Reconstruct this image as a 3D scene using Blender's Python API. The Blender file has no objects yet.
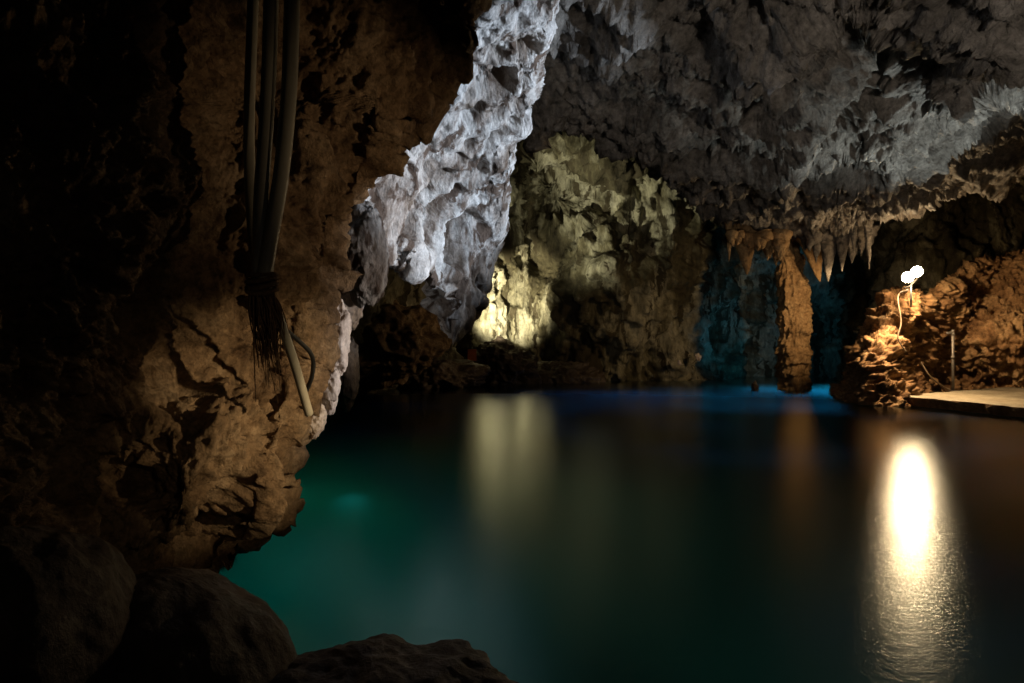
import bpy, bmesh, math, random
import numpy as np
from mathutils import Vector

rng = np.random.default_rng(7)
random.seed(7)
SC = bpy.context.scene
COL = SC.collection
F, CX, CY, H = 683.0, 512.0, 341.5, 1.3          # lens in pixels, picture centre, eye height over the water


def P(px, py, d):
    """the point d metres in front of the camera seen at picture position (px, py)"""
    return np.array([(px - CX) / F * d, d, H - (py - CY) / F * d])


def PV(px, py, d):
    return Vector(P(px, py, d))


# ------------------------------------------------------------------ noise
_perm = rng.permutation(256).astype(np.int64)
_perm = np.concatenate([_perm, _perm, _perm])
_g = rng.normal(size=(256, 3))
_g /= np.linalg.norm(_g, axis=1)[:, None]
_pts = rng.random((256, 3))


def _hash(i, j, k):
    return _perm[_perm[_perm[i & 255] + (j & 255)] + (k & 255)]


def perlin(p):
    p = p + 100.0
    i = np.floor(p).astype(np.int64)
    f = p - i
    u = f * f * f * (f * (f * 6 - 15) + 10)
    r = 0.0
    for dx in (0, 1):
        wx = u[:, 0] if dx else 1 - u[:, 0]
        for dy in (0, 1):
            wy = u[:, 1] if dy else 1 - u[:, 1]
            for dz in (0, 1):
                wz = u[:, 2] if dz else 1 - u[:, 2]
                g = _g[_hash(i[:, 0] + dx, i[:, 1] + dy, i[:, 2] + dz)]
                d = g[:, 0] * (f[:, 0] - dx) + g[:, 1] * (f[:, 1] - dy) + g[:, 2] * (f[:, 2] - dz)
                r = r + wx * wy * wz * d
    return r * 1.5


def fbm(p, octv=5, gain=0.5):
    r, a, s = 0.0, 1.0, 1.0
    for o in range(octv):
        r = r + a * perlin(p * s + o * 17.3)
        s *= 2.03
        a *= gain
    return r


def ridged(p, octv=4, gain=0.5):
    r, a, s = 0.0, 1.0, 1.0
    for o in range(octv):
        r = r + a * (1 - 2.2 * np.abs(perlin(p * s + o * 9.1)))
        s *= 2.1
        a *= gain
    return r


def worley(p):
    p = p + 100.0
    i = np.floor(p).astype(np.int64)
    f1 = np.full(len(p), 9.0)
    f2 = np.full(len(p), 9.0)
    for dx in (-1, 0, 1):
        for dy in (-1, 0, 1):
            for dz in (-1, 0, 1):
                c = i + np.array([dx, dy, dz])
                q = c + _pts[_hash(c[:, 0], c[:, 1], c[:, 2])]
                d = np.sqrt(((q - p) ** 2).sum(1))
                f2 = np.minimum(f2, np.maximum(d, f1))
                f1 = np.minimum(f1, d)
    return f1, f2


def sstep(a, b, x):
    t = np.clip((x - a) / (b - a), 0, 1)
    return t * t * (3 - 2 * t)


def rbf(ctrl, c=60.0):
    """smooth field through control rows (px, py, value)"""
    A = np.array(ctrl, float)
    X, v = A[:, :2], A[:, 2]
    n = len(X)
    K = np.sqrt(((X[:, None] - X[None]) ** 2).sum(-1) + c * c)
    Q = np.c_[np.ones(n), X / 500]
    M = np.block([[K, Q], [Q.T, np.zeros((3, 3))]])
    w = np.linalg.solve(M, np.r_[v, 0, 0, 0])

    def f(px, py):
        s = px.shape
        x, y = px.ravel(), py.ravel()
        r = w[n] + w[n + 1] * x / 500 + w[n + 2] * y / 500
        for k in range(n):
            r = r + w[k] * np.sqrt((x - X[k, 0]) ** 2 + (y - X[k, 1]) ** 2 + c * c)
        return r.reshape(s)
    return f


# ------------------------------------------------------------------ mesh helpers
def link(name, verts, faces, mat, parent=None, smooth=True):
    me = bpy.data.meshes.new(name)
    verts = np.asarray(verts, dtype=np.float32).reshape(-1, 3)
    if isinstance(faces, np.ndarray):
        nf, k = faces.shape
        me.vertices.add(len(verts))
        me.vertices.foreach_set('co', verts.ravel())
        me.loops.add(nf * k)
        me.loops.foreach_set('vertex_index', faces.astype(np.int32).ravel())
        me.polygons.add(nf)
        me.polygons.foreach_set('loop_start', np.arange(0, nf * k, k, dtype=np.int32))
        me.polygons.foreach_set('loop_total', np.full(nf, k, dtype=np.int32))
        me.update(calc_edges=True)
        me.validate()
    else:
        me.from_pydata([tuple(map(float, v)) for v in verts], [], faces)
        me.update()
    if smooth:
        me.polygons.foreach_set('use_smooth', np.ones(len(me.polygons), dtype=bool))
    if mat:
        me.materials.append(mat)
    o = bpy.data.objects.new(name, me)
    COL.objects.link(o)
    if parent:
        o.parent = parent
    return o


def tag(o, label=None, cat=None, group=None, kind=None):
    if label: o['label'] = label
    if cat: o['category'] = cat
    if group: o['group'] = group
    if kind: o['kind'] = kind
    return o


def empty(name, loc, rz=0.0):
    o = bpy.data.objects.new(name, None)
    o.empty_display_size = 0.1
    o.location = loc
    o.rotation_euler = (0, 0, rz)
    COL.objects.link(o)
    return o


def rebase(o, base):
    """put the object's origin at base without moving its surface"""
    base = Vector(base)
    n = len(o.data.vertices)
    a = np.empty(n * 3, dtype=np.float32)
    o.data.vertices.foreach_get('co', a)
    a = a.reshape(-1, 3) - np.array(base, dtype=np.float32)
    o.data.vertices.foreach_set('co', a.ravel())
    o.data.update()
    o.location = base
    return o


def grid_faces(nv, nu, wrap=False):
    i = np.arange(nv * nu).reshape(nv, nu)
    if wrap:
        i = np.c_[i, i[:, :1]]
    return np.stack([i[:-1, :-1], i[:-1, 1:], i[1:, 1:], i[1:, :-1]], -1).reshape(-1, 4)


def grid_normals(G, wrap=False):
    if wrap:
        E = np.concatenate([G[:, -1:], G, G[:, :1]], 1)
        du = (E[:, 2:] - E[:, :-2])
    else:
        du = np.gradient(G, axis=1)
    dv = np.gradient(G, axis=0)
    n = np.cross(du, dv)
    return n / (np.linalg.norm(n, axis=2)[..., None] + 1e-12)


def displaced(G, disp, toward=None, wrap=False):
    """move grid G (nv, nu, 3) along its normals by disp(points); normals turned to the point toward"""
    n = grid_normals(G, wrap)
    if toward is not None:
        c = G.shape[0] // 2, G.shape[1] // 3
        if np.dot(n[c], np.asarray(toward) - G[c]) < 0:
            n = -n
    d = disp(G.reshape(-1, 3))
    return G + n * d.reshape(G.shape[:2])[..., None]


def smooth_tube(pts, n=40):
    """Catmull-Rom through points"""
    pts = [np.asarray(p, float) for p in pts]
    pts = [2 * pts[0] - pts[1]] + pts + [2 * pts[-1] - pts[-2]]
    out = []
    m = len(pts) - 3
    for k in range(m):
        a, b, c, d = pts[k:k + 4]
        for t in np.linspace(0, 1, max(2, n // m), endpoint=(k == m - 1)):
            out.append(0.5 * (2 * b + (c - a) * t + (2 * a - 5 * b + 4 * c - d) * t * t + (3 * b - a - 3 * c + d) * t ** 3))
    return np.array(out)


def tube(path, rad, seg=12, flat=1.0):
    """verts, faces of a capped tube along path; rad a number or one per point"""
    path = np.asarray(path, float)
    n = len(path)
    rad = np.full(n, rad) if np.isscalar(rad) else np.asarray(rad)
    t = np.gradient(path, axis=0)
    t /= np.linalg.norm(t, axis=1)[:, None] + 1e-12
    ref = np.cross(t[0], np.array([0.31, 0.9, 0.2]))
    verts = []
    for k in range(n):
        a = ref - t[k] * np.dot(ref, t[k])
        a /= np.linalg.norm(a) + 1e-12
        ref = a
        b = np.cross(t[k], a)
        for s in range(seg):
            w = 2 * math.pi * s / seg
            verts.append(path[k] + rad[k] * (a * math.cos(w) * flat + b * math.sin(w)))
    faces = []
    for k in range(n - 1):
        for s in range(seg):
            s2 = (s + 1) % seg
            faces.append((k * seg + s, k * seg + s2, (k + 1) * seg + s2, (k + 1) * seg + s))
    faces.append(tuple(range(seg))[::-1])
    faces.append(tuple((n - 1) * seg + s for s in range(seg)))
    return verts, faces


def join(*parts):
    V, Fc = [], []
    for v, f in parts:
        b = len(V)
        V.extend(v)
        Fc.extend(tuple(i + b for i in q) for q in f)
    return V, Fc


def box(c, s, rot=None, bev=0.0):
    bm = bmesh.new()
    bmesh.ops.create_cube(bm, size=1.0)
    for v in bm.verts:
        v.co = Vector((v.co.x * s[0], v.co.y * s[1], v.co.z * s[2]))
    if bev:
        bmesh.ops.bevel(bm, geom=bm.edges[:], offset=bev, segments=2, affect='EDGES', profile=0.6)
    bm.verts.index_update()
    V = []
    for v in bm.verts:
        q = v.co.copy()
        if rot is not None:
            q = rot @ q
        V.append(np.array(q) + np.asarray(c))
    Fc = [tuple(v.index for v in f.verts) for f in bm.faces]
    bm.free()
    return V, Fc


# ------------------------------------------------------------------ materials
def node(nt, t, **kw):
    n = nt.nodes.new(t)
    for k, v in kw.items():
        if k in n.inputs:
            n.inputs[k].default_value = v
        else:
            setattr(n, k, v)
    return n


def ramp(nt, stops):
    r = nt.nodes.new('ShaderNodeValToRGB')
    e = r.color_ramp.elements
    while len(e) < len(stops):
        e.new(0.5)
    for k, (p, c) in enumerate(stops):
        e[k].position = p
        e[k].color = (*c, 1)
    return r


def rock_mat(name, stops, scale=1.0, stretch=1.0, bump=0.03, fine=18.0, rough=0.85, spec=0.25, speck=0.35, stain=None, cells=0.0):
    m = bpy.data.materials.new(name)
    m.use_nodes = True
    nt = m.node_tree
    L = nt.links.new
    b = nt.nodes['Principled BSDF']
    b.inputs['Specular IOR Level'].default_value = spec
    geo = nt.nodes.new('ShaderNodeNewGeometry')
    mp = nt.nodes.new('ShaderNodeMapping')
    mp.inputs['Scale'].default_value = (1, 1, stretch)
    L(geo.outputs['Position'], mp.inputs['Vector'])
    n1 = node(nt, 'ShaderNodeTexNoise', Scale=scale, Detail=9.0, Roughness=0.62, Distortion=0.35)
    L(mp.outputs[0], n1.inputs['Vector'])
    r1 = ramp(nt, stops)
    L(n1.outputs['Fac'], r1.inputs[0])
    col = r1.outputs[0]
    n2 = node(nt, 'ShaderNodeTexNoise', Scale=scale * 9, Detail=6.0, Roughness=0.7)
    L(mp.outputs[0], n2.inputs['Vector'])
    r2 = ramp(nt, [(0.3, (1 - speck,) * 3), (0.7, (1 + speck * 0.4,) * 3)])
    L(n2.outputs['Fac'], r2.inputs[0])
    mx = node(nt, 'ShaderNodeMix', data_type='RGBA', blend_type='MULTIPLY')
    mx.inputs[0].default_value = 1.0
    L(col, mx.inputs[6]); L(r2.outputs[0], mx.inputs[7])
    col = mx.outputs[2]
    if stain:
        sc_, lo, hi, c, st = stain
        mp2 = nt.nodes.new('ShaderNodeMapping')
        mp2.inputs['Scale'].default_value = (1, 1, st)
        L(geo.outputs['Position'], mp2.inputs['Vector'])
        n3 = node(nt, 'ShaderNodeTexNoise', Scale=sc_, Detail=7.0, Roughness=0.6, Distortion=0.6)
        L(mp2.outputs[0], n3.inputs['Vector'])
        r3 = ramp(nt, [(lo, (0, 0, 0)), (hi, (1, 1, 1))])
        L(n3.outputs['Fac'], r3.inputs[0])
        mx2 = node(nt, 'ShaderNodeMix', data_type='RGBA')
        L(r3.outputs[0], mx2.inputs[0]); L(col, mx2.inputs[6])
        mx2.inputs[7].default_value = (*c, 1)
        col = mx2.outputs[2]
    L(col, b.inputs['Base Color'])
    nr = node(nt, 'ShaderNodeTexNoise', Scale=scale * 3, Detail=4.0)
    L(mp.outputs[0], nr.inputs['Vector'])
    rr = ramp(nt, [(0.35, (rough - 0.25,) * 3), (0.6, (rough,) * 3)])
    L(nr.outputs['Fac'], rr.inputs[0]); L(rr.outputs[0], b.inputs['Roughness'])
    nb = node(nt, 'ShaderNodeTexNoise', Scale=fine, Detail=7.0, Roughness=0.68)
    L(mp.outputs[0], nb.inputs['Vector'])
    vb = node(nt, 'ShaderNodeTexVoronoi', Scale=fine * 0.45, feature='SMOOTH_F1')
    L(mp.outputs[0], vb.inputs['Vector'])
    ad = node(nt, 'ShaderNodeMath', operation='MULTIPLY_ADD')
    L(vb.outputs['Distance'], ad.inputs[0]); ad.inputs[1].default_value = 0.5 + cells
    L(nb.outputs['Fac'], ad.inputs[2])
    bp = node(nt, 'ShaderNodeBump', Strength=1.0, Distance=bump)
    L(ad.outputs[0], bp.inputs['Height']); L(bp.outputs[0], b.inputs['Normal'])
    return m


def plain_mat(name, c, rough=0.6, metal=0.0, var=0.25, scale=30.0, bump=0.002, spec=0.4, stretch=1.0):
    m = bpy.data.materials.new(name)
    m.use_nodes = True
    nt = m.node_tree
    L = nt.links.new
    b = nt.nodes['Principled BSDF']
    b.inputs['Metallic'].default_value = metal
    b.inputs['Specular IOR Level'].default_value = spec
    geo = nt.nodes.new('ShaderNodeNewGeometry')
    mp = nt.nodes.new('ShaderNodeMapping')
    mp.inputs['Scale'].default_value = (1, 1, stretch)
    L(geo.outputs['Position'], mp.inputs['Vector'])
    n = node(nt, 'ShaderNodeTexNoise', Scale=scale, Detail=6.0, Roughness=0.65)
    L(mp.outputs[0], n.inputs['Vector'])
    r = ramp(nt, [(0.3, tuple(x * (1 - var) for x in c)), (0.7, tuple(min(1, x * (1 + var)) for x in c))])
    L(n.outputs['Fac'], r.inputs[0]); L(r.outputs[0], b.inputs['Base Color'])
    r2 = ramp(nt, [(0.3, (max(0.05, rough - 0.15),) * 3), (0.7, (min(1, rough + 0.15),) * 3)])
    L(n.outputs['Fac'], r2.inputs[0]); L(r2.outputs[0], b.inputs['Roughness'])
    bp = node(nt, 'ShaderNodeBump', Strength=1.0, Distance=bump)
    L(n.outputs['Fac'], bp.inputs['Height']); L(bp.outputs[0], b.inputs['Normal'])
    return m


def glow_mat(name, c, s):
    m = bpy.data.materials.new(name)
    m.use_nodes = True
    b = m.node_tree.nodes['Principled BSDF']
    b.inputs['Base Color'].default_value = (*c, 1)
    b.inputs['Emission Color'].default_value = (*c, 1)
    b.inputs['Emission Strength'].default_value = s
    return m


M_CURTAIN = rock_mat('pale_calcite', [(0.36, (0.17, 0.13, 0.1)), (0.46, (0.36, 0.32, 0.29)), (0.54, (0.54, 0.52, 0.5)), (0.7, (0.66, 0.65, 0.64))],
                     scale=2.4, stretch=0.5, bump=0.06, fine=13, speck=0.5, cells=0.6, stain=(4.0, 0.5, 0.59, (0.09, 0.062, 0.046), 0.55))
M_CEIL = rock_mat('grey_limestone', [(0.32, (0.1, 0.09, 0.08)), (0.5, (0.25, 0.23, 0.205)), (0.68, (0.38, 0.355, 0.325))],
                  scale=1.5, bump=0.09, fine=13, speck=0.6, cells=0.5)
M_BACK = rock_mat('ochre_flowstone', [(0.38, (0.05, 0.042, 0.024)), (0.49, (0.13, 0.115, 0.065)), (0.55, (0.38, 0.36, 0.25)), (0.7, (0.56, 0.54, 0.42))],
                  scale=0.55, stretch=0.38, bump=0.12, fine=6, speck=0.65, cells=0.4, stain=(2.2, 0.53, 0.6, (0.06, 0.05, 0.028), 0.22))
M_LEFT = rock_mat('brown_limestone', [(0.33, (0.12, 0.07, 0.035)), (0.5, (0.3, 0.2, 0.11)), (0.68, (0.46, 0.34, 0.21))],
                  scale=2.6, bump=0.045, fine=20, speck=0.6, spec=0.3, cells=0.3)
M_BOULDER = rock_mat('dark_wet_limestone', [(0.33, (0.05, 0.035, 0.025)), (0.55, (0.13, 0.1, 0.075)), (0.7, (0.22, 0.17, 0.12))],
                     scale=3.0, bump=0.014, fine=26, rough=0.65, spec=0.4)
M_MOUND = rock_mat('rusty_limestone', [(0.33, (0.14, 0.07, 0.03)), (0.5, (0.34, 0.2, 0.095)), (0.68, (0.5, 0.34, 0.18))],
                   scale=1.6, bump=0.09, fine=9, speck=0.55, cells=0.5)
M_COLUMN = rock_mat('honey_calcite', [(0.33, (0.2, 0.115, 0.05)), (0.5, (0.42, 0.27, 0.13)), (0.68, (0.55, 0.38, 0.2))],
                    scale=2.2, stretch=0.8, bump=0.06, fine=10, speck=0.5)
M_WHITE = rock_mat('white_flowstone', [(0.33, (0.42, 0.34, 0.29)), (0.5, (0.66, 0.58, 0.52)), (0.68, (0.78, 0.72, 0.67))],
                   scale=5.0, bump=0.006, fine=30, speck=0.25, rough=0.6, spec=0.4)
M_BED = rock_mat('lake_silt', [(0.3, (0.16, 0.17, 0.14)), (0.7, (0.3, 0.31, 0.26))], scale=0.3, bump=0.02, fine=2.0, speck=0.15)
M_SLAB = rock_mat('worn_concrete', [(0.3, (0.2, 0.17, 0.12)), (0.7, (0.4, 0.36, 0.27))], scale=1.5, bump=0.01, fine=16, speck=0.4, rough=0.7)
M_HOSE = plain_mat('weathered_hose', (0.34, 0.32, 0.25), rough=0.45, var=0.35, scale=9, bump=0.002, stretch=0.25)
M_ROPE = plain_mat('frayed_rope', (0.16, 0.1, 0.055), rough=0.9, var=0.5, scale=60, bump=0.003)
M_CABLE = plain_mat('black_cable', (0.02, 0.02, 0.02), rough=0.5)
M_PALECABLE = plain_mat('dusty_cable', (0.16, 0.12, 0.08), rough=0.85)
M_STEEL = plain_mat('galvanised_steel', (0.16, 0.15, 0.14), rough=0.55, metal=0.6)
M_BLACK = plain_mat('black_casing', (0.03, 0.03, 0.03), rough=0.5)
M_ORANGE = plain_mat('orange_paint', (0.55, 0.16, 0.05), rough=0.6, scale=6)
M_LAMP = glow_mat('lit_floodlight_glass', (1.0, 0.74, 0.42), 330)
M_REDLAMP = glow_mat('lit_red_glass', (1.0, 0.05, 0.08), 1.2)

# ------------------------------------------------------------------ water and bed
m = bpy.data.materials.new('cave_water')
m.use_nodes = True
nt = m.node_tree
nt.nodes.remove(nt.nodes['Principled BSDF'])
L = nt.links.new
geo = nt.nodes.new('ShaderNodeNewGeometry')
w1 = node(nt, 'ShaderNodeTexNoise', Scale=18.0, Detail=3.0, Roughness=0.55)
w2 = node(nt, 'ShaderNodeTexNoise', Scale=70.0, Detail=2.0, Roughness=0.6)
L(geo.outputs['Position'], w1.inputs['Vector']); L(geo.outputs['Position'], w2.inputs['Vector'])
wa = node(nt, 'ShaderNodeMath', operation='MULTIPLY_ADD')
L(w2.outputs['Fac'], wa.inputs[0]); wa.inputs[1].default_value = 0.35; L(w1.outputs['Fac'], wa.inputs[2])
wb = node(nt, 'ShaderNodeBump', Strength=1.0, Distance=0.0018)
L(wa.outputs[0], wb.inputs['Height'])
fr = node(nt, 'ShaderNodeFresnel', IOR=1.33)
gl = nt.nodes.new('ShaderNodeBsdfGlossy')
gl.distribution = 'BECKMANN'
gl.inputs['Roughness'].default_value = 0.245
gl.inputs['Color'].default_value = (0.95, 1, 1, 1)
L(wb.outputs[0], gl.inputs['Normal'])
tr = nt.nodes.new('ShaderNodeBsdfRefraction')
tr.inputs['Color'].default_value = (0.25, 0.72, 0.66, 1)
tr.inputs['Roughness'].default_value = 0.35
tr.inputs['IOR'].default_value = 1.33
ms = nt.nodes.new('ShaderNodeMixShader')
L(fr.outputs[0], ms.inputs[0]); L(tr.outputs[0], ms.inputs[1]); L(gl.outputs[0], ms.inputs[2])
L(ms.outputs[0], nt.nodes['Material Output'].inputs['Surface'])
M_WATER = m
xs, ys = np.meshgrid(np.linspace(-16, 26, 85), np.linspace(-4, 34, 77))
o = link('water', np.stack([xs, ys, xs * 0], -1).reshape(-1, 3), grid_faces(77, 85), M_WATER)
tag(o, kind='structure')
xs, ys = np.meshgrid(np.linspace(-18, 28, 140), np.linspace(-5, 36, 120))
G = np.stack([xs, ys, xs * 0 - 3.2], -1)
nz = fbm(G.reshape(-1, 3) * 0.35, 4).reshape(xs.shape)
G[..., 2] += 0.7 * nz + 1.8 * sstep(-1.0, -4.5, xs) * sstep(14, 6, ys)
o = link('lake_bed', G.reshape(-1, 3), grid_faces(120, 140), M_BED)
tag(o, kind='structure')

# ------------------------------------------------------------------ back wall
fd = rbf([(150, 350, 12), (300, 380, 15.5), (340, 330, 15.5), (400, 300, 18), (400, 380, 19.5), (450, 340, 21.5), (470, 250, 22), (480, 380, 22.6),
          (500, 300, 23.2), (520, 200, 23), (548, 190, 25.2), (545, 270, 23.3), (520, 310, 23.2), (560, 380, 23.3), (575, 160, 22.0), (590, 250, 22.0), (620, 330, 22.4),
          (620, 200, 22.2), (650, 380, 22.8), (700, 300, 23.4), (720, 370, 24), (780, 300, 26), (820, 330, 26.5), (830, 380, 26.0), (850, 250, 23),
          (870, 380, 21), (900, 260, 19.5), (960, 200, 19.2), (960, 380, 20), (1024, 300, 19.5), (1024, 150, 18), (1150, 250, 18), (1150, 380, 18),
          (600, 60, 21), (600, -60, 19), (900, 0, 17), (400, 100, 20), (250, 0, 14), (700, 480, 22.5), (400, 480, 19)], 40)
u = np.arange(180, 1180, 2.0)
v = np.arange(-60, 505, 2.0)
PX, PY = np.meshgrid(u, v)
D = fd(PX, PY)
G = np.stack([(PX - CX) / F * D, D, H - (PY - CY) / F * D], -1)


def d_back(p):
    q = p * np.array([1, 1, 0.5])
    a = 0.55 * fbm(p * 0.35, 3) + 0.42 * ridged(q * 0.75, 4, 0.55) - 0.2
    f1, f2 = worley(q * 1.6 + 0.35 * fbm(p, 2)[:, None])
    g1, g2 = worley(p * np.array([3.4, 3.4, 2.2]) + 0.4 * fbm(p, 2)[:, None])
    a = a + 0.2 * (f2 - f1) + 0.16 * (0.6 - g1) + 0.16 * fbm(p * 3.5, 4, 0.65)
    # little ledges where the drip stops
    a = a + 0.12 * sstep(0.1, 0.5, perlin(p * np.array([.5, .5, 1.8])))
    return a


o = link('cave_wall', displaced(G, d_back, (0, 0, 1)).reshape(-1, 3), grid_faces(*PX.shape), M_BACK)
tag(o, kind='structure')

# ------------------------------------------------------------------ ceiling: underside seen from below, ending in a lip over the far water
lip_x = [380, 440, 500, 540, 570, 600, 622, 640, 670, 700, 720, 740, 770, 790, 815, 832, 845, 860, 880, 900, 930, 960, 1000, 1030, 1100, 1300]
lip_y = [120, 115, 118, 136, 128, 134, 142, 165, 186, 204, 220, 226, 232, 238, 242, 246, 238, 226, 214, 222, 208, 196, 186, 178, 165, 150]
lip_z = [(380, 4.8), (480, 4.9), (540, 4.9), (620, 4.7), (740, 4.05), (800, 3.9), (860, 4.0), (950, 4.3), (1030, 4.3), (1300, 4.2)]
zf = rbf([(500, 0, 4.9), (560, 60, 5.0), (640, 0, 4.7), (650, 90, 4.75), (720, 40, 4.4), (760, 120, 4.2), (700, 150, 4.35), (600, 110, 4.9), (800, 60, 4.25),
          (860, 140, 4.15), (880, 40, 4.7), (885, 50, 4.7), (925, 25, 4.2), (950, 90, 4.05), (1000, 40, 3.75), (1010, 60, 3.75), (960, 105, 3.95), (900, 165, 3.95),
          (1000, 110, 4.6), (960, 150, 4.5), (1040, 90, 4.5), (820, 190, 4.0), (740, 200, 4.1), (540, 130, 4.9), (620, 140, 4.7), (1030, 170, 4.3),
          (1200, 100, 4.2), (1200, -100, 4.0), (700, -200, 4.4), (900, -300, 4.3), (500, -300, 4.6), (1200, -500, 4.2), (500, -700, 4.4), (900, -700, 4.3)], 18)
u = np.arange(380, 1300, 2.0)
lx = np.interp(u, lip_x, lip_y)
lx = lx + 5 * perlin(np.c_[u / 23, u * 0, u * 0]) + 3 * perlin(np.c_[u / 9, u * 0 + 5, u * 0])
rows = []
NV = 330
vv = np.linspace(0, 1, NV)
for t in vv:                                                     # t=0 high over the camera, t=1 the lip
    py = lx * t + (-700) * (1 - t) if False else lx - (lx + 700) * (1 - t) ** 1.5
    z = zf(u, py)
    d = (z - H) * F / np.maximum(CY - py, 20)
    rows.append(np.stack([(u - CX) / F * d, d, z], -1))
front = rows[-1]
for k in range(1, 26):                                           # behind the lip the rock rounds up and back
    th = k / 25 * math.pi * 0.62
    r = 0.55
    nx = front.copy()
    nx[:, 1] += r * math.sin(th) * 1.6 + (k / 25) ** 2 * 1.0
    nx[:, 0] += (front[:, 0] / front[:, 1]) * (nx[:, 1] - front[:, 1])
    nx[:, 2] += r * (1 - math.cos(th)) + (k / 25) ** 3 * 5.0
    rows.append(nx)
G = np.array(rows)


def d_ceil(p):
    a = 0.3 * fbm(p * 0.45, 3) + 0.3 * (ridged(p * 0.8, 4, 0.55) - 0.5)
    f1, f2 = worley(p * np.array([1.9, 1.4, 1.4]) + 0.5 * fbm(p * 1.2, 2)[:, None])
    a = a + 0.1 * (f2 - f1) - 0.12 * sstep(0.5, 0.15, f1) + 0.12 * fbm(p * 2.1, 4, 0.65)
    f1, f2 = worley(p * 4.2 + 0.5 * fbm(p * 2.2, 2)[:, None])
    a = a + 0.05 * (f2 - f1) + 0.06 * fbm(p * 6, 4, 0.7)
    return a - 0.2


o = link('cave_ceiling', displaced(G, d_ceil, (2, 6, 1)).reshape(-1, 3), grid_faces(*G.shape[:2]), M_CEIL)
tag(o, kind='structure')

# ------------------------------------------------------------------ pale rock curtain hanging in the middle
bx = [250, 300, 330, 343, 352, 366, 378, 388, 400, 415, 428, 437, 447, 456, 464, 472, 479, 486, 494, 500, 505, 512, 520, 538, 559, 578, 606]
by = [345, 345, 338, 330, 312, 300, 280, 262, 258, 270, 268, 300, 322, 336, 324, 320, 305, 285, 246, 215, 196, 165, 132, 60, 0, -70, -180]
bd = rbf([(300, 300, 7.0), (345, 320, 7.2), (360, 250, 6.8), (385, 200, 7.4), (400, 120, 7.2), (400, 255, 7.8), (430, 180, 7.9), (430, 260, 8.6), (455, 330, 9.6), (460, 240, 9.2),
          (480, 310, 10), (480, 150, 8.0), (500, 240, 9.8), (510, 60, 7.0), (520, 150, 8.6), (555, 0, 6.4), (480, 0, 6.0), (560, -100, 5.0), (420, -60, 5.6), (320, 0, 5.4), (320, -250, 4.0), (600, -250, 3.8)], 40)
u = np.concatenate([np.arange(250, 470, 1.6), np.arange(470, 612, 0.8)])
ly = np.interp(u, bx, by)
ly = ly + 4 * perlin(np.c_[u / 11, u * 0, u * 0 + 3]) + 2.5 * perlin(np.c_[u / 5, u * 0 + 5, u * 0])
rows = []
for t in np.linspace(0, 1, 260):
    py = -260 * (1 - t) + ly * t
    d = bd(u, py)
    q = sstep(0.86, 1, t) * 0.0
    rows.append(np.stack([(u - CX) / F * d, d, H - (py - CY) / F * d], -1))
front = rows[-1]
for k in range(1, 31):
    s = k / 30
    th = s * math.pi * 0.6
    nx = front.copy()
    dy = 0.35 * math.sin(th) * 1.4 + 1.6 * s ** 2
    nx[:, 0] += front[:, 0] / front[:, 1] * dy - 0.22 * (1 - math.cos(th)) * sstep(478, 530, u)
    nx[:, 1] += dy
    nx[:, 2] += (0.22 * (1 - math.cos(th)) + 1.6 * s ** 3) * (1 - 0.6 * sstep(478, 530, u))
    rows.append(nx)
G = np.array(rows)


def d_curt(p):
    q = p * np.array([1, 1, 0.62])
    w = fbm(p * 1.3, 3)[:, None]
    f1, f2 = worley(q * 2.3 + 0.45 * w)
    g1, g2 = worley(q * 5.2 + 0.5 * w + 7)
    a = 0.22 * fbm(p * 0.8, 3)
    a = a - 0.3 * sstep(0.6, 0.14, f1) * sstep(-0.35, 0.05, fbm(p * 0.8 + 4, 2))
    a = a - 0.11 * sstep(0.55, 0.15, g1) * sstep(-0.3, 0.15, fbm(p * 1.7, 2))
    a = a + 0.1 * fbm(p * np.array([2.6, 2.6, 1.1]) + 0.3 * w, 3) + 0.03 * fbm(q * 5, 3) + 0.02 * fbm(p * 11, 4, 0.7)
    return a


o = link('rock_curtain', displaced(G, d_curt, (0, 0, 1)).reshape(-1, 3), grid_faces(*G.shape[:2]), M_CURTAIN)
rebase(o, P(440, 60, 8.5))
tag(o, 'large pale pitted limestone curtain hanging from the roof beside the dark brown outcrop', 'rock formation')

# ------------------------------------------------------------------ left outcrop, brown rock beside the camera
ey = [-420, -200, -60, 0, 30, 52, 80, 98, 106, 112, 130, 165, 190, 203, 216, 240, 270, 300, 330, 352, 400, 420, 446, 470, 492, 515, 538, 556, 576, 600, 650, 800]
ex = [560, 540, 506, 488, 480, 468, 452, 440, 415, 402, 396, 384, 374, 360, 352, 347, 337, 325, 316, 310, 304, 300, 293, 286, 279, 276, 269, 252, 230, 216, 208, 200]
ld = rbf([(-300, 300, 1.7), (-300, -200, 2.0), (-300, 700, 1.8), (0, 100, 2.3), (0, 350, 2.2), (0, 550, 2.2), (110, 150, 2.7), (110, 250, 2.55), (130, 350, 2.9), (180, 60, 3.1), (200, 250, 3.3),
          (250, 120, 3.6), (265, 280, 3.55), (330, 60, 3.7), (310, 190, 3.55), (350, 150, 3.8), (360, 30, 3.7), (440, 40, 4.1), (480, 0, 4.3), (400, 90, 3.9), (370, 180, 4.1), (300, 300, 3.75),
          (330, 300, 4.2), (250, 350, 3.7), (290, 380, 3.85), (300, 420, 3.9), (245, 430, 3.3), (225, 470, 3.2), (190, 450, 3.1), (185, 520, 3.05), (260, 500, 3.55), (270, 530, 3.8), (225, 570, 3.7),
          (140, 570, 3.2), (120, 470, 3.1), (210, 700, 3.0), (0, 700, 2.2), (500, -300, 3.6), (200, -300, 3.0)], 25)
v = np.arange(-420, 800, 2.0)
e = np.interp(v, ey, ex)
e = e + 5 * perlin(np.c_[v / 27, v * 0, v * 0 + 1]) + 3 * perlin(np.c_[v / 10, v * 0, v * 0 + 8])
cols = []
W = 26.0
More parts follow.
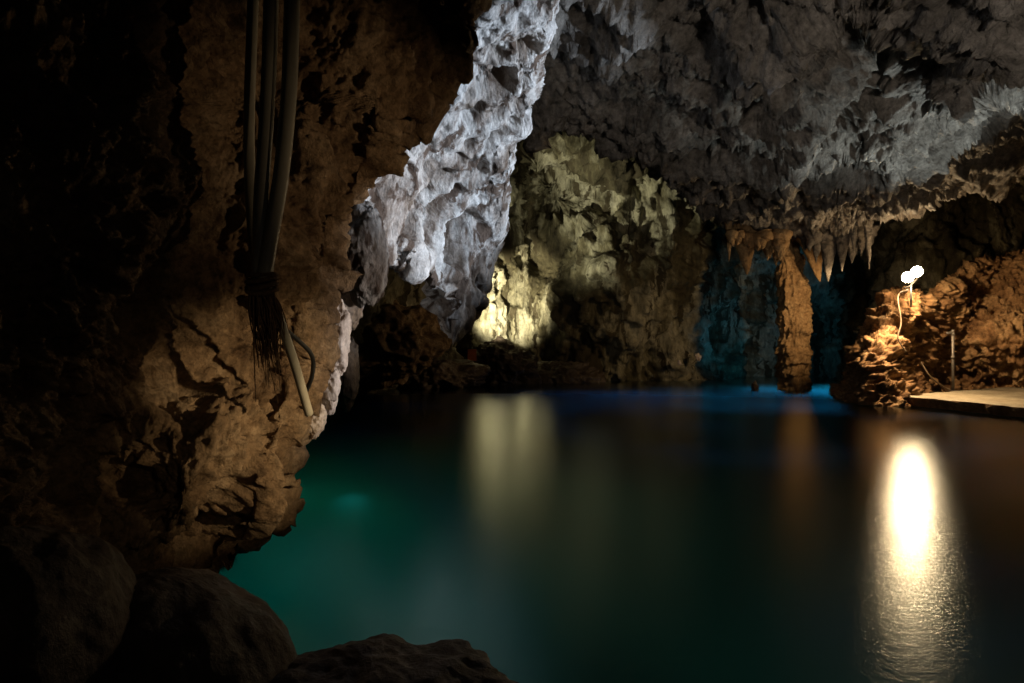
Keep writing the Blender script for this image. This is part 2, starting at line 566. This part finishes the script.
for t in np.linspace(0, 1, 330) ** 0.8:
    px = -320 * (1 - t) + (e - W) * t
    d = ld(px, v)
    cols.append(np.stack([(px - CX) / F * d, d, H - (v - CY) / F * d], -1))
base = ld(e - W, v)
for k in range(1, 41):
    s = k / 40
    th = s * math.pi * 0.72
    px = e - W + W * math.sin(th) - 30 * s ** 2
    d = base + 0.22 * (1 - math.cos(th)) + 0.9 * s ** 2.5
    cols.append(np.stack([(px - CX) / F * d, d, H - (v - CY) / F * d], -1))
G = np.stack(cols, 1)


def d_left(p):
    w = fbm(p * 1.6, 3)[:, None]
    f1, f2 = worley(p * np.array([1.9, 1.9, 1.5]) + 0.5 * w)
    g1, g2 = worley(p * np.array([4.6, 4.6, 3.6]) + 0.5 * w + 3)
    a = 0.17 * fbm(p * 0.9, 3) + 0.09 * (f2 - f1) + 0.1 * fbm(p * 2.3, 3) + 0.08 * (ridged(p * 1.7, 4) - 0.5)
    a = a - 0.035 * sstep(0.4, 0.1, g1) + 0.05 * (g2 - g1) + 0.03 * ridged(p * 5.5 + 0.6 * w, 4, 0.6) + 0.03 * fbm(p * 11, 4, 0.7)
    return a - 0.06


o = link('rock_outcrop', displaced(G, d_left, (0.5, 0, 1.2)).reshape(-1, 3), grid_faces(*G.shape[:2]), M_LEFT)
rebase(o, P(200, 480, 3.4))
tag(o, 'huge dark brown rock outcrop beside the camera with an orange lit lower bulge', 'rock outcrop')


# ------------------------------------------------------------------ closed rocks: a displaced ball of any proportions
def rock_ball(name, c, r, mat, seed=0, amp=0.25, n=130, freq=1.0, power=1.0, layers=0.0):
    th = np.linspace(0.0, math.pi, n)
    ph = np.linspace(0, 2 * math.pi, 2 * n, endpoint=False)
    T, Q = np.meshgrid(th, ph, indexing='ij')
    S = np.stack([np.sin(T) * np.cos(Q), np.sin(T) * np.sin(Q), np.cos(T)], -1).reshape(-1, 3)
    S = np.sign(S) * np.abs(S) ** power
    p = S * np.asarray(r)
    k = p * freq / np.mean(r) + seed * 13.7
    f1, f2 = worley(k * 1.5 + 0.4 * fbm(k, 2)[:, None])
    dsp = 1 + amp * (0.7 * fbm(k * 0.9, 4) + 0.5 * (f2 - f1) - 0.15 + 0.3 * (ridged(k * 1.8, 4) - 0.6))
    if layers:
        dsp = dsp + layers * perlin(k * np.array([0.8, 0.8, 5.0]))
    p = p * dsp[:, None]
    return rebase(link(name, p + np.asarray(c), grid_faces(n, 2 * n, True), mat), Vector((c[0], c[1], c[2] - r[2])))


tag(rock_ball('boulder', P(20, 640, 2.0), (0.30, 0.36, 0.33), M_BOULDER, 1, 0.12), 'dark rounded boulder in the bottom left corner of the picture', 'boulder')
tag(rock_ball('boulder', P(150, 695, 2.3), (0.46, 0.42, 0.4), M_BOULDER, 2, 0.09), 'smooth domed dark boulder below the orange lit bulge', 'boulder')
tag(rock_ball('boulder', P(372, 738, 2.3), (0.58, 0.42, 0.25), M_BOULDER, 3, 0.2, power=0.9), 'low flat dark rock shelf at the lake edge, bottom centre', 'boulder')

# white flowstone knobs along the right edge of the outcrop
group = 'white flowstone knobs on the edge of the outcrop'
for (px, py, d, rx, rz, sd, lb) in [
        (336, 336, 4.5, 0.085, 0.26, 11, 'topmost narrow white flowstone knob on the edge of the brown outcrop'),
        (328, 388, 4.4, 0.075, 0.17, 13, 'middle white flowstone knob on the edge of the brown outcrop'),
        (314, 418, 4.2, 0.07, 0.13, 14, 'lowest white flowstone knob, just above the overhang of the brown outcrop')]:
    tag(rock_ball('flowstone_knob', P(px, py, d), (rx, rx, rz), M_WHITE, sd, 0.3, n=70), lb, 'flowstone knob', group)
tag(rock_ball('rock_lobe', P(362, 252, 6.2), (0.22, 0.25, 0.48), M_CURTAIN, 15, 0.25, n=90), 'rounded pale brown rock lobe tucked between the brown outcrop and the pale curtain', 'rock formation')
tag(rock_ball('rock_lobe', P(345, 300, 6.4), (0.17, 0.2, 0.3), M_WHITE, 16, 0.4, n=80), 'small jagged white rock lobe beneath the rounded pale brown lobe', 'rock formation')
tag(rock_ball('rock_pillar', P(347, 372, 8.0), (0.14, 0.2, 0.45), M_BOULDER, 17, 0.2, n=80), 'dark narrow rock pillar standing in the water behind the white flowstone knobs', 'rock pillar')

# dark ledges at the foot of the recess
for (px, py, d, r, sd, lb) in [
        (385, 345, 17, (1.5, 1.3, 0.9), 21, 'broad dark rock shelf in the low recess under the pale curtain'),
        (430, 375, 19.5, (1.5, 1.0, 0.45), 22, 'low dark rock at the waterline under the tip of the pale curtain'),
        (505, 368, 21.3, (1.1, 0.8, 0.75), 23, 'dark boulder at the waterline in front of the brightest yellow wall patch'),
        (560, 378, 22, (1.5, 0.8, 0.5), 24, 'low dark boulder at the waterline right of the bright yellow patch')]:
    tag(rock_ball('waterline_rock', P(px, py, d), r, M_BOULDER if sd != 21 else M_LEFT, sd, 0.4), lb, 'rock', 'dark rocks along the far waterline')

# ------------------------------------------------------------------ limestone column
nv, nu = 220, 120
tt = np.linspace(0, 1, nv)
zz = -1.2 + tt * 5.6
base = P(794, 392, 18.6)
prof_z = [-1.2, 0.0, 0.15, 0.4, 1.0, 1.8, 2.4, 2.7, 3.0, 3.4, 3.8, 4.4]
prof_r = [0.28, 0.33, 0.38, 0.36, 0.39, 0.41, 0.43, 0.4, 0.33, 0.27, 0.25, 0.4]
R = np.interp(zz, prof_z, prof_r)
offx = np.interp(zz, [-1, 0, 2.4, 4.2], [0.02, 0.03, 0.0, -0.2])
PH = np.linspace(0, 2 * math.pi, nu, endpoint=False)
G = np.stack([base[0] + offx[:, None] + R[:, None] * np.cos(PH), base[1] + R[:, None] * np.sin(PH), np.repeat(zz[:, None], nu, 1)], -1)


def d_col(p):
    w = 0.12 * fbm(p * 1.2, 3)
    saw = ((p[:, 2] * 3.1 + w * 6) % 1.0)
    a = 0.07 * (1 - saw) ** 1.5 * (0.6 + 0.8 * fbm(p * 2.5 + 9, 2)) + 0.13 * fbm(p * 1.7, 4, 0.6) + 0.05 * ridged(p * np.array([5, 5, 1.6]), 4)
    return a - 0.03


o = link('limestone_column', displaced(G, d_col, None, True).reshape(-1, 3), grid_faces(nv, nu, True), M_COLUMN)
n_chk = grid_normals(G, True)[nv // 2, 0]
rebase(o, (base[0], base[1], 0))
tag(o, 'thick honey coloured limestone column standing in the blue lit water', 'limestone column')


# ------------------------------------------------------------------ stalactites
def stalactite(px, py_top, py_tip, wpx, d, mat, label, group, lean=0.0, flat=0.8, sd=0):
    top = P(px, py_top, d)
    tip = P(px + lean, py_tip, d)
    r = wpx / 2 / F * d
    n, s = 80, 36
    t = np.linspace(-0.25, 1, n)
    rad = r * np.where(t < 0, 1 + 0.8 * t * t * 8, (1 - np.clip(t, 0, 1)) ** 0.75 * 0.94 + 0.06 * np.sqrt(np.clip(1 - t, 0, 1)))
    ph = np.linspace(0, 2 * math.pi, s, endpoint=False)
    C = top[None] + (tip - top)[None] * t[:, None]
    G = C[:, None, :] + np.stack([rad[:, None] * np.cos(ph), rad[:, None] * flat * np.sin(ph), np.zeros((n, s))], -1)
    q = G.reshape(-1, 3)
    amp = np.repeat(np.clip(rad, 0, r), s)
    k = q * np.array([1, 1, 0.3]) / max(r, 0.05) + sd * 5.1
    dsp = (0.35 * fbm(k * 0.7, 3) + 0.12 * fbm(q * np.array([1, 1, 1.5]) / max(r, .05) * 1.6, 3)) * amp
    nn = np.stack([np.cos(ph), np.sin(ph) * flat, ph * 0], -1)[None].repeat(n, 0).reshape(-1, 3)
    q = q + nn * dsp[:, None]
    o = link('stalactite', q, grid_faces(n, s, True), mat)
    rebase(o, top)
    return tag(o, label, 'stalactite', group)


gl_ = 'stalactites hanging from the lip of the roof beside the column'
stalactite(745, 228, 275, 30, 16.6, M_COLUMN, 'wide honey coloured stalactite, longest of those left of the column', gl_, 2, sd=1)
stalactite(729, 222, 262, 7, 16.4, M_COLUMN, 'thin honey coloured stalactite at the left end of the roof lip', gl_, 0, sd=2)
stalactite(766, 230, 256, 18, 16.8, M_COLUMN, 'short honey coloured stalactite between the wide stalactite and the column', gl_, 0, sd=3)
stalactite(806, 228, 282, 26, 17.6, M_COLUMN, 'honey coloured spur flaring out at the column head, on its right', gl_, 14, sd=4)
stalactite(828, 228, 282, 20, 16.2, M_CEIL, 'thick grey stalactite right of the column, longest grey one', gl_, 0, sd=5)
stalactite(842, 228, 272, 14, 16.0, M_CEIL, 'grey stalactite pressed against the longest grey one on its right', gl_, 0, sd=6)
stalactite(816, 234, 264, 10, 16.2, M_CEIL, 'small grey stalactite between the column head and the thick grey one', gl_, 0, sd=7)
stalactite(868, 220, 270, 9, 15.4, M_CEIL, 'slim grey stalactite left of the floodlight, further right than the others', gl_, 1, sd=8)
stalactite(853, 228, 254, 8, 15.8, M_CEIL, 'short grey stalactite just left of the slim one', gl_, 1, sd=9)

def cluster(spans, n, d, mat, label, sd):
    """stalactites grown into one another along the lip: one fused body"""
    r_ = np.random.default_rng(sd)
    parts = []
    for k in range(n):
        px = r_.uniform(*spans[0])
        f = (px - spans[0][0]) / (spans[0][1] - spans[0][0])
        top = spans[1]
        tip = top + r_.uniform(*spans[2]) * (0.55 + 0.45 * math.sin(f * 3.1 + sd))
        w_ = r_.uniform(5, 15) / 2 / F * d
        c = P(px, top - 10, d + r_.uniform(-0.3, 0.3))
        e = c + np.array([r_.normal(0, 0.04), r_.normal(0, 0.04), -(tip - top + 10) / F * d])
        t = np.linspace(0, 1, 40)
        path = c + (e - c) * t[:, None] + 0.035 * np.c_[perlin(np.c_[t * 3, t * 0 + k, t * 0]), perlin(np.c_[t * 3, t * 0 + k, t * 0 + 5]), t * 0]
        rad = w_ * (1.25 * (1 - t) ** 0.8 + 0.05) * (1 + 0.3 * perlin(np.c_[t * 7, t * 0 + k * 3.1, t * 0]))
        parts.append(tube(path, np.maximum(rad, 0.006), 14))
    o = link('stalactite_cluster', *join(*parts), mat)
    rebase(o, P(sum(spans[0]) / 2, spans[1] - 10, d))
    tag(o, label, 'stalactite cluster')


cluster(((728, 786), 243, (8, 34)), 40, 16.3, M_COLUMN, 'ragged honey coloured stalactite cluster fused to the roof lip left of the column head', 4)
cluster(((806, 872), 236, (6, 34)), 18, 16.3, M_CEIL, 'ragged grey stalactite cluster fused to the roof lip right of the column', 6)
gc_ = 'small stalactites under the pale curtain'
stalactite(456, 325, 345, 8, 9.4, M_CURTAIN, 'pale stalactite at the lowest tip of the pale curtain', gc_, -3, sd=11)
stalactite(503, 205, 240, 10, 9.7, M_CURTAIN, 'pale stalactite on the right edge of the pale curtain', gc_, 1, sd=12)

# ------------------------------------------------------------------ right side: rock mound with the floodlight, wall behind, platform
tx = [826, 838, 846, 856, 870, 884, 893, 905, 920, 932, 945, 960, 980, 1000, 1024, 1100, 1200]
ty = [404, 392, 372, 350, 326, 304, 291, 288, 292, 296, 288, 276, 262, 256, 258, 246, 240]
md = rbf([(834, 380, 17), (834, 460, 17), (846, 400, 15.0), (860, 360, 14.7), (858, 405, 14.4), (900, 400, 14.0), (890, 340, 14.7), (905, 300, 15.2), (875, 330, 15.0), (925, 310, 15.6), (935, 350, 16.4), (945, 380, 16.6), (915, 372, 15.6), (920, 400, 15.2),
          (960, 330, 16.6), (960, 380, 17.0), (985, 290, 16.8), (990, 345, 15.9), (1000, 380, 16.6), (1024, 280, 16.6), (1024, 350, 15.5), (1024, 385, 16.2), (1150, 300, 14.5), (1150, 390, 14.2), (858, 470, 14), (1000, 470, 15.5)], 14)
u = np.arange(838, 1200, 1.0)
ly = np.interp(u, tx, ty) + 4 * perlin(np.c_[u / 14, u * 0, u * 0 + 4])
rows = []
for k in range(25, 0, -1):
    s = k / 25
    th = s * math.pi * 0.5
    d0 = md(u, ly)
    d = d0 + 1.2 * (1 - math.cos(th)) + 0.8 * s
    z = H - (ly - CY) / F * d0 + 0.15 * math.sin(th * 2) - 1.2 * s ** 2
    rows.append(np.stack([(u - CX) / F * d, d, z], -1))
for t in np.linspace(0, 1, 200):
    py = ly * (1 - t) + 470 * t
    d = md(u, py)
    rows.append(np.stack([(u - CX) / F * d, d, H - (py - CY) / F * d], -1))
G = np.array(rows)


def d_mound(p):
    w = fbm(p * 1.1, 3)[:, None]
    f1, f2 = worley(p * np.array([1.2, 1.2, 1.7]) + 0.5 * w)
    g1, g2 = worley(p * np.array([3.2, 3.2, 4.0]) + 0.5 * w)
    a = 0.22 * fbm(p * 0.8, 3) + 0.2 * (f2 - f1) + 0.08 * (g2 - g1) + 0.07 * ridged(p * np.array([3, 3, 5]) + w, 4, 0.6) + 0.12 * (ridged(p * np.array([1.5, 1.5, 2.6]), 4) - 0.5) + 0.08 * fbm(p * 6, 4, 0.7)
    return a - 0.15


o = link('rock_mound', displaced(G, d_mound, (4, 4, 2)).reshape(-1, 3), grid_faces(*G.shape[:2]), M_MOUND)
rebase(o, P(900, 400, 14.4))
tag(o, 'rusty brown rock mound rising from the water, carrying the lit floodlight', 'rock mound')

# platform: concrete slab running along the right edge
plat = empty('concrete_platform', (10, 13, 0))
tag(plat, 'low flat concrete landing platform at the water edge below the floodlight', 'platform')
edge = [(8.0, 14.0), (8.15, 13.4), (8.45, 12.4), (8.7, 11.6), (9.0, 10.6), (9.4, 9.2), (10, 7)]
ed = smooth_tube([np.array([a, b, 0]) for a, b in edge], 120)[:, :2]
ed[:, 0] += 0.05 * perlin(np.c_[ed * 2.5, ed[:, :1] * 0]) + 0.02 * perlin(np.c_[ed * 9, ed[:, :1] * 0])
n = len(ed)
back = np.stack([np.full(n, 13.5), np.linspace(17.5, 7, n)], 1)
rows = []
for t in np.linspace(0, 1, 90):
    q = ed * (1 - t) + back * t
    z = 0.2 + 0.012 * fbm(np.c_[q * 1.5, q[:, :1] * 0], 4)
    if t == 0:
        z = z - 0.02
    rows.append(np.c_[q, z])
top_front = rows[0]
side = []
for t in np.linspace(1, 0, 14)[:-1]:
    q = top_front.copy()
    q[:, 2] = top_front[:, 2] * (1 - t) - 0.7 * t
    q[:, 0] += 0.06 * fbm(np.c_[q[:, 0] * 0, q[:, 1] * 3, q[:, 2] * 5], 3) + 0.05 * (t > 0.15)
    side.append(q)
o = link('slab', (np.array(rows).reshape(-1, 3) - np.array([10, 13, 0])), grid_faces(90, n), M_SLAB, plat)
o = link('side_face', (np.array(side + [top_front - np.array([0, 0, 0.002])]).reshape(-1, 3) - np.array([10, 13, 0])), grid_faces(14, n), M_MOUND, plat)

# railing post
pb = P(953, 389, 15.2)
pb[2] = 0.2
post = empty('railing_post', Vector(pb))
tag(post, 'slender metal post standing on the concrete platform with a bracket near its head', 'post')
v, f = tube([(0, 0, 0), (0, 0, 0.5), (0, 0, 1.33)], 0.03, 14)
link('pole', v, f, M_STEEL, post)
v, f = tube([(0, 0, 1.331), (0, 0, 1.345), (0, 0, 1.36)], [0.04, 0.04, 0.025], 14)
link('cap', v, f, M_STEEL, post)
v, f = join(box((-0.06, 0, 1.29), (0.16, 0.05, 0.05), None, 0.008), tube([(0, 0, 1.24), (0, 0, 1.27)], 0.042, 14))
link('bracket', v, f, M_STEEL, post)
v, f = tube([(0, 0, 0.72), (0, 0, 0.78)], 0.042, 14)
link('collar', v, f, M_STEEL, post)
v, f = tube([(0, 0, 0.0), (0, 0, 0.012)], 0.08, 18)
link('base_plate', v, f, M_STEEL, post)

# floodlight with two heads
lb_ = P(911, 291, 14.9)
fl = empty('floodlight', Vector(lb_))
tag(fl, 'brightly lit twin head floodlight on top of the rusty rock mound', 'floodlight')
aim = Vector((-8, -13, -2.2)).normalized()
rot = aim.to_track_quat('-Y', 'Z')
v, f = join(tube([(0, 0, -0.35), (0, 0, 0.2)], 0.02, 10), tube([(-0.14, 0, 0.06), (0.0, 0, 0.13), (0.16, 0, 0.3)], 0.016, 10))
link('stand', v, f, M_BLACK, fl)
for hx, hz in ((-0.1, 0.3), (0.1, 0.42)):
    c = np.array([hx, -0.05, hz])
    ax = np.array(aim)
    v, f = tube([c - ax * 0.16, c - ax * 0.14, c - ax * 0.05, c + ax * 0.03, c + ax * 0.06], [0.05, 0.065, 0.1, 0.12, 0.125], 28)
    hd = link('lamp_head', v, f, M_BLACK, fl)
    v, f = tube([c + ax * 0.062, c + ax * 0.075, c + ax * 0.085], [0.113, 0.105, 0.07], 28)
    link('lens', v, f, M_LAMP, hd)


# cables on the mound
def cable(name, pts, r, mat, label, group=None):
    v, f = tube(smooth_tube(pts, 60), r, 10)
    o = link(name, v, f, mat)
    rebase(o, pts[0])
    return tag(o, label, 'cable', group)


cable('power_cable', [P(908, 290, 14.5), P(898, 296, 14.3), P(901, 322, 14.2), P(898, 338, 14.05), P(906, 352, 14.0)], 0.014, M_PALECABLE, 'dusty cable trailing down the mound from the floodlight')
cable('power_cable', [P(921, 362, 14.9), P(930, 376, 14.8), P(944, 387, 15.0), P(950, 389.5, 15.1)], 0.014, M_PALECABLE, 'dusty cable sagging from the mound to the foot of the metal post')

# ------------------------------------------------------------------ hanging hoses on the left
gh = 'hoses hanging in front of the brown outcrop'
def hose(pts, r, label):
    path = smooth_tube([P(*q) for q in pts], 90)
    v, f = tube(path, r, 20)
    o = link('hanging_hose', v, f, M_HOSE)
    rebase(o, path[0])
    return tag(o, label, 'hose', gh)


hose([(262, -260, 3.0), (253, 0, 3.0), (249, 130, 3.0), (252, 220, 3.0), (258, 278, 2.98)], 0.024, 'leftmost of the hanging hoses, thin and half hidden in the dark')
hose([(276, -260, 2.9), (271, 0, 2.9), (267, 110, 2.9), (261, 200, 2.9), (260, 280, 2.92)], 0.031, 'middle hanging hose, pale, gathered into the rope tie')
hose([(300, -260, 2.9), (292, 0, 2.9), (289, 90, 2.9), (281, 175, 2.9), (270, 240, 2.9), (264, 280, 2.9)], 0.033, 'rightmost hanging hose, curving left into the rope tie')
hose([(266, 286, 2.95), (279, 318, 3.0), (294, 362, 3.1), (309, 414, 3.25)], 0.021, 'slanting lower hose below the rope tie, reaching the white flowstone knobs')
tie = empty('rope_tie', PV(262, 284, 2.92))
tag(tie, 'frayed brown rope tie binding the hanging hoses together', 'rope tie')
c0 = P(262, 284, 2.92)
parts = []
for k in range(4):
    a = np.linspace(0, 2 * math.pi, 30)
    ring = np.stack([0.062 * np.cos(a), 0.05 * np.sin(a), 0.012 * np.sin(a + k) + (k - 1.5) * 0.019 + 0.006 * np.cos(2 * a)], -1)
    parts.append(tube(ring, 0.011, 8))
v, f = join(*parts)
link('coil', v, f, M_ROPE, tie)
parts = []
for k in range(110):
    a = rng.uniform(0, 6.28)
    r0 = rng.uniform(0.01, 0.052)
    ln = rng.uniform(0.12, 0.36) if k > 8 else rng.uniform(0.36, 0.5)
    s = np.array([r0 * math.cos(a), r0 * math.sin(a) * 0.8, -0.02])
    e_ = s + np.array([rng.normal(0.035, 0.022), rng.normal(0, 0.02), -ln])
    mid = (s + e_) / 2 + rng.normal(0, 0.012, 3)
    parts.append(tube(smooth_tube([s, mid, e_], 8), np.linspace(0.0055, 0.0015, 8)[:len(smooth_tube([s, mid, e_], 8))], 5))
v, f = join(*parts)
link('fringe', v, f, M_ROPE, tie)
cable('black_cable', [P(272, 312, 3.05), P(284, 328, 3.1), P(300, 342, 3.2), P(312, 356, 3.3), P(312, 376, 3.4), P(304, 396, 3.5)], 0.011, M_CABLE, 'thin black cable bending over the outcrop beside the slanting lower hose')

# ------------------------------------------------------------------ small things at the far shore
sg = empty('orange_board', PV(472, 355, 20.2))
tag(sg, 'small plain orange board on the dark rocks under the bright yellow patch', 'board')
v, f = box((0, 0, 0), (0.26, 0.03, 0.34), None, 0.004)
link('panel', v, f, M_ORANGE, sg, smooth=False)
v, f = tube([(0, 0.03, -0.5), (0, 0.03, 0.1)], 0.018, 8)
link('stake', v, f, M_STEEL, sg)
rl = empty('marker_lamp', PV(464, 371, 19.0))
tag(rl, 'tiny red marker lamp just above the far waterline', 'lamp')
bm_ = bmesh.new()
bmesh.ops.create_uvsphere(bm_, u_segments=14, v_segments=10, radius=0.05)
bm_.verts.index_update()
link('bulb', [v.co[:] for v in bm_.verts], [tuple(v.index for v in f.verts) for f in bm_.faces], M_REDLAMP, rl)
bm_.free()
v, f = tube([(0, 0, -0.12), (0, 0, -0.04)], 0.04, 12)
link('socket', v, f, M_BLACK, rl)
tag(rock_ball('stalagmite', P(755, 389, 18.0), (0.09, 0.09, 0.22), M_BOULDER, 31, 0.25, n=40), 'small dark stalagmite tip poking out of the blue lit water', 'stalagmite')
tag(rock_ball('pale_stone', P(698, 357, 21.8), (0.1, 0.08, 0.13), M_WHITE, 32, 0.5, n=36), 'larger of two small white stones on the dark far wall', 'stone', 'white stones on the far wall')
tag(rock_ball('pale_stone', P(679, 363, 21.8), (0.06, 0.06, 0.08), M_WHITE, 33, 0.5, n=36), 'smaller of two small white stones on the dark far wall', 'stone', 'white stones on the far wall')


# ------------------------------------------------------------------ light
def spot(name, loc, target, power, color, cone, blend=0.6, radius=0.1):
    l = bpy.data.lights.new(name, 'SPOT')
    l.energy, l.color, l.spot_size, l.spot_blend, l.shadow_soft_size = power, color, math.radians(cone), blend, radius
    o = bpy.data.objects.new(name, l)
    o.location = Vector(loc)
    o.rotation_euler = (Vector(target) - Vector(loc)).to_track_quat('-Z', 'Y').to_euler()
    COL.objects.link(o)
    return o


def point(name, loc, power, color, radius=0.1):
    l = bpy.data.lights.new(name, 'POINT')
    l.energy, l.color, l.shadow_soft_size = power, color, radius
    o = bpy.data.objects.new(name, l)
    o.location = Vector(loc)
    COL.objects.link(o)
    return o


WARM = (1.0, 0.66, 0.34)
fb = Vector(lb_) + aim * 0.35 + Vector((0, 0, 0.34))
spot('floodlight_beam', fb + aim * 0.7, fb + aim * 0.7 + Vector((-0.15, -0.15, -0.95)), 800, WARM, 102, 0.6, 0.12)
spot('floodlight_spill', fb + Vector((0.1, 0, 0)), P(985, 330, 15.6), 380, WARM, 120, 0.5, 0.08)
point('floodlight_glow', fb, 80, WARM, 0.12)
# warm floodlight on the right bank outside the picture, lighting the outcrop
spot('bank_floodlight', (4.4, 1.7, 1.0), P(286, 415, 3.6), 1150, (1.0, 0.73, 0.42), 14.5, 1.0, 0.05)
spot('bank_spill', (4.4, 1.7, 1.0), P(322, 165, 3.8), 230, (1.0, 0.7, 0.42), 21, 1.0, 0.05)
spot('bank_white_light', (6.0, 4.6, 0.8), P(342, 310, 5.0), 1500, (1.0, 0.88, 0.8), 21, 0.8, 0.06)
# cool floodlight further along the right bank, lighting the curtain
spot('cool_floodlight', (7.2, 6.4, 0.4), P(446, 150, 8.0), 5600, (0.72, 0.84, 1.0), 35, 0.7, 0.12)
spot('curtain_warm_light', (6.5, 5.0, 0.6), P(385, 250, 7.5), 1300, (1.0, 0.8, 0.64), 24, 1.0, 0.1)
spot('roof_floodlight', (7.9, 9.9, 0.4), P(925, 85, 9.3), 1000, (0.86, 0.95, 0.92), 66, 0.9, 0.25)
# added unseen fills behind the outcrop and behind the camera, washing the roof
spot('roof_wash', P(255, 365, 9.0), P(740, 160, 13), 35, (1.0, 0.9, 0.82), 75, 0.8, 0.5)
spot('roof_fill', (2.5, -1.2, 0.5), P(730, 120, 11), 850, (1.0, 0.85, 0.7), 46, 0.8, 0.3)
# yellow floodlight on the far shore behind the curtain tip
spot('wall_floodlight', P(478, 325, 18.6), P(512, 300, 23.2), 3400, (1.0, 0.88, 0.6), 44, 0.7, 0.1)
spot('wall_floodlight_high', P(466, 318, 17.5), P(605, 190, 22), 2000, (1.0, 0.93, 0.66), 54, 1.0, 0.1)
spot('floodlight_back_spill', fb + Vector((-0.5, 0.5, 0.0)), P(780, 310, 18.2), 300, WARM, 66, 0.7, 0.08)
spot('floodlight_far_spill', fb + Vector((-0.5, -0.2, 0.0)), P(425, 340, 18), 300, WARM, 26, 0.8, 0.08)
spot('bank_fill', (2.2, -1.2, 2.0), P(230, 640, 2.5), 4, (1.0, 0.85, 0.7), 60, 0.9, 0.3)  # added unseen fill, lifts the foreground boulders
spot('near_fill', (1.1, 0.0, 1.7), P(228, 450, 3.2), 15, (1.0, 0.72, 0.42), 26, 1.0, 0.15)  # added fill near the camera, softens black gouges in the outcrop
spot('floodlight_up_spill', fb + Vector((0.2, 0.3, 0.2)), P(975, 205, 19.0), 110, WARM, 60, 1.0, 0.1)
# daylight coming in through the submerged opening
dl = P(818, 420, 22.0)
spot('submerged_daylight', (dl[0], dl[1], -1.3), (dl[0], dl[1] - 0.6, -3.2), 950, (0.03, 0.36, 1.0), 165, 0.5, 0.4)
spot('submerged_fill', (-2.5, 8.8, -0.8), (-2.5, 8.8, -3), 19, (0.04, 0.95, 0.66), 165, 0.6, 0.3)  # added unseen fill, stands in for light scattered in the water
spot('submerged_fill', (-1.45, 6.2, -0.3), (-1.1, 6.0, -3), 56, (0.02, 0.72, 0.7), 168, 0.6, 0.5)  # second added fill, makes the teal glow and emerald patch
spot('submerged_daylight', (3.6, 20.5, -1.0), (3.6, 20.0, -3.2), 110, (0.02, 0.22, 1.0), 168, 0.5, 0.4)
spot('submerged_fill', (-3.2, 8.6, -1.7), (-3.2, 8.6, -3), 7, (0.1, 1.0, 0.6), 160, 0.6, 0.2)  # small unseen fill added to the green glow at left
# added lamp over the water, standing in for blue light on the wall
spot('blue_wall_fill', (8.6, 21.5, 0.15), (8.6, 26, 2.2), 80, (0.05, 0.5, 0.9), 120, 0.8, 0.3)

w = bpy.data.worlds.new('World')
SC.world = w
w.use_nodes = True
bg = w.node_tree.nodes['Background']
bg.inputs[0].default_value = (0.5, 0.6, 0.7, 1)
bg.inputs[1].default_value = 0.002

cam = bpy.data.cameras.new('camera')
cam.sensor_width = 36
cam.lens = F / 1024 * 36
cam.clip_start, cam.clip_end = 0.05, 300
co = bpy.data.objects.new('camera', cam)
co.location = (0, 0, H)
co.rotation_euler = (math.pi / 2, 0, 0)
COL.objects.link(co)
SC.camera = co
SC.render.engine = 'CYCLES'
cy = SC.cycles
cy.use_denoising = True
cy.denoiser = 'OPENIMAGEDENOISE'
cy.max_bounces, cy.diffuse_bounces, cy.glossy_bounces, cy.transparent_max_bounces = 6, 3, 3, 12
cy.sample_clamp_indirect = 4
cy.caustics_reflective = cy.caustics_refractive = False
vs = SC.view_settings
vs.view_transform, vs.look, vs.exposure, vs.gamma = 'Standard', 'None', 0.0, 1.0
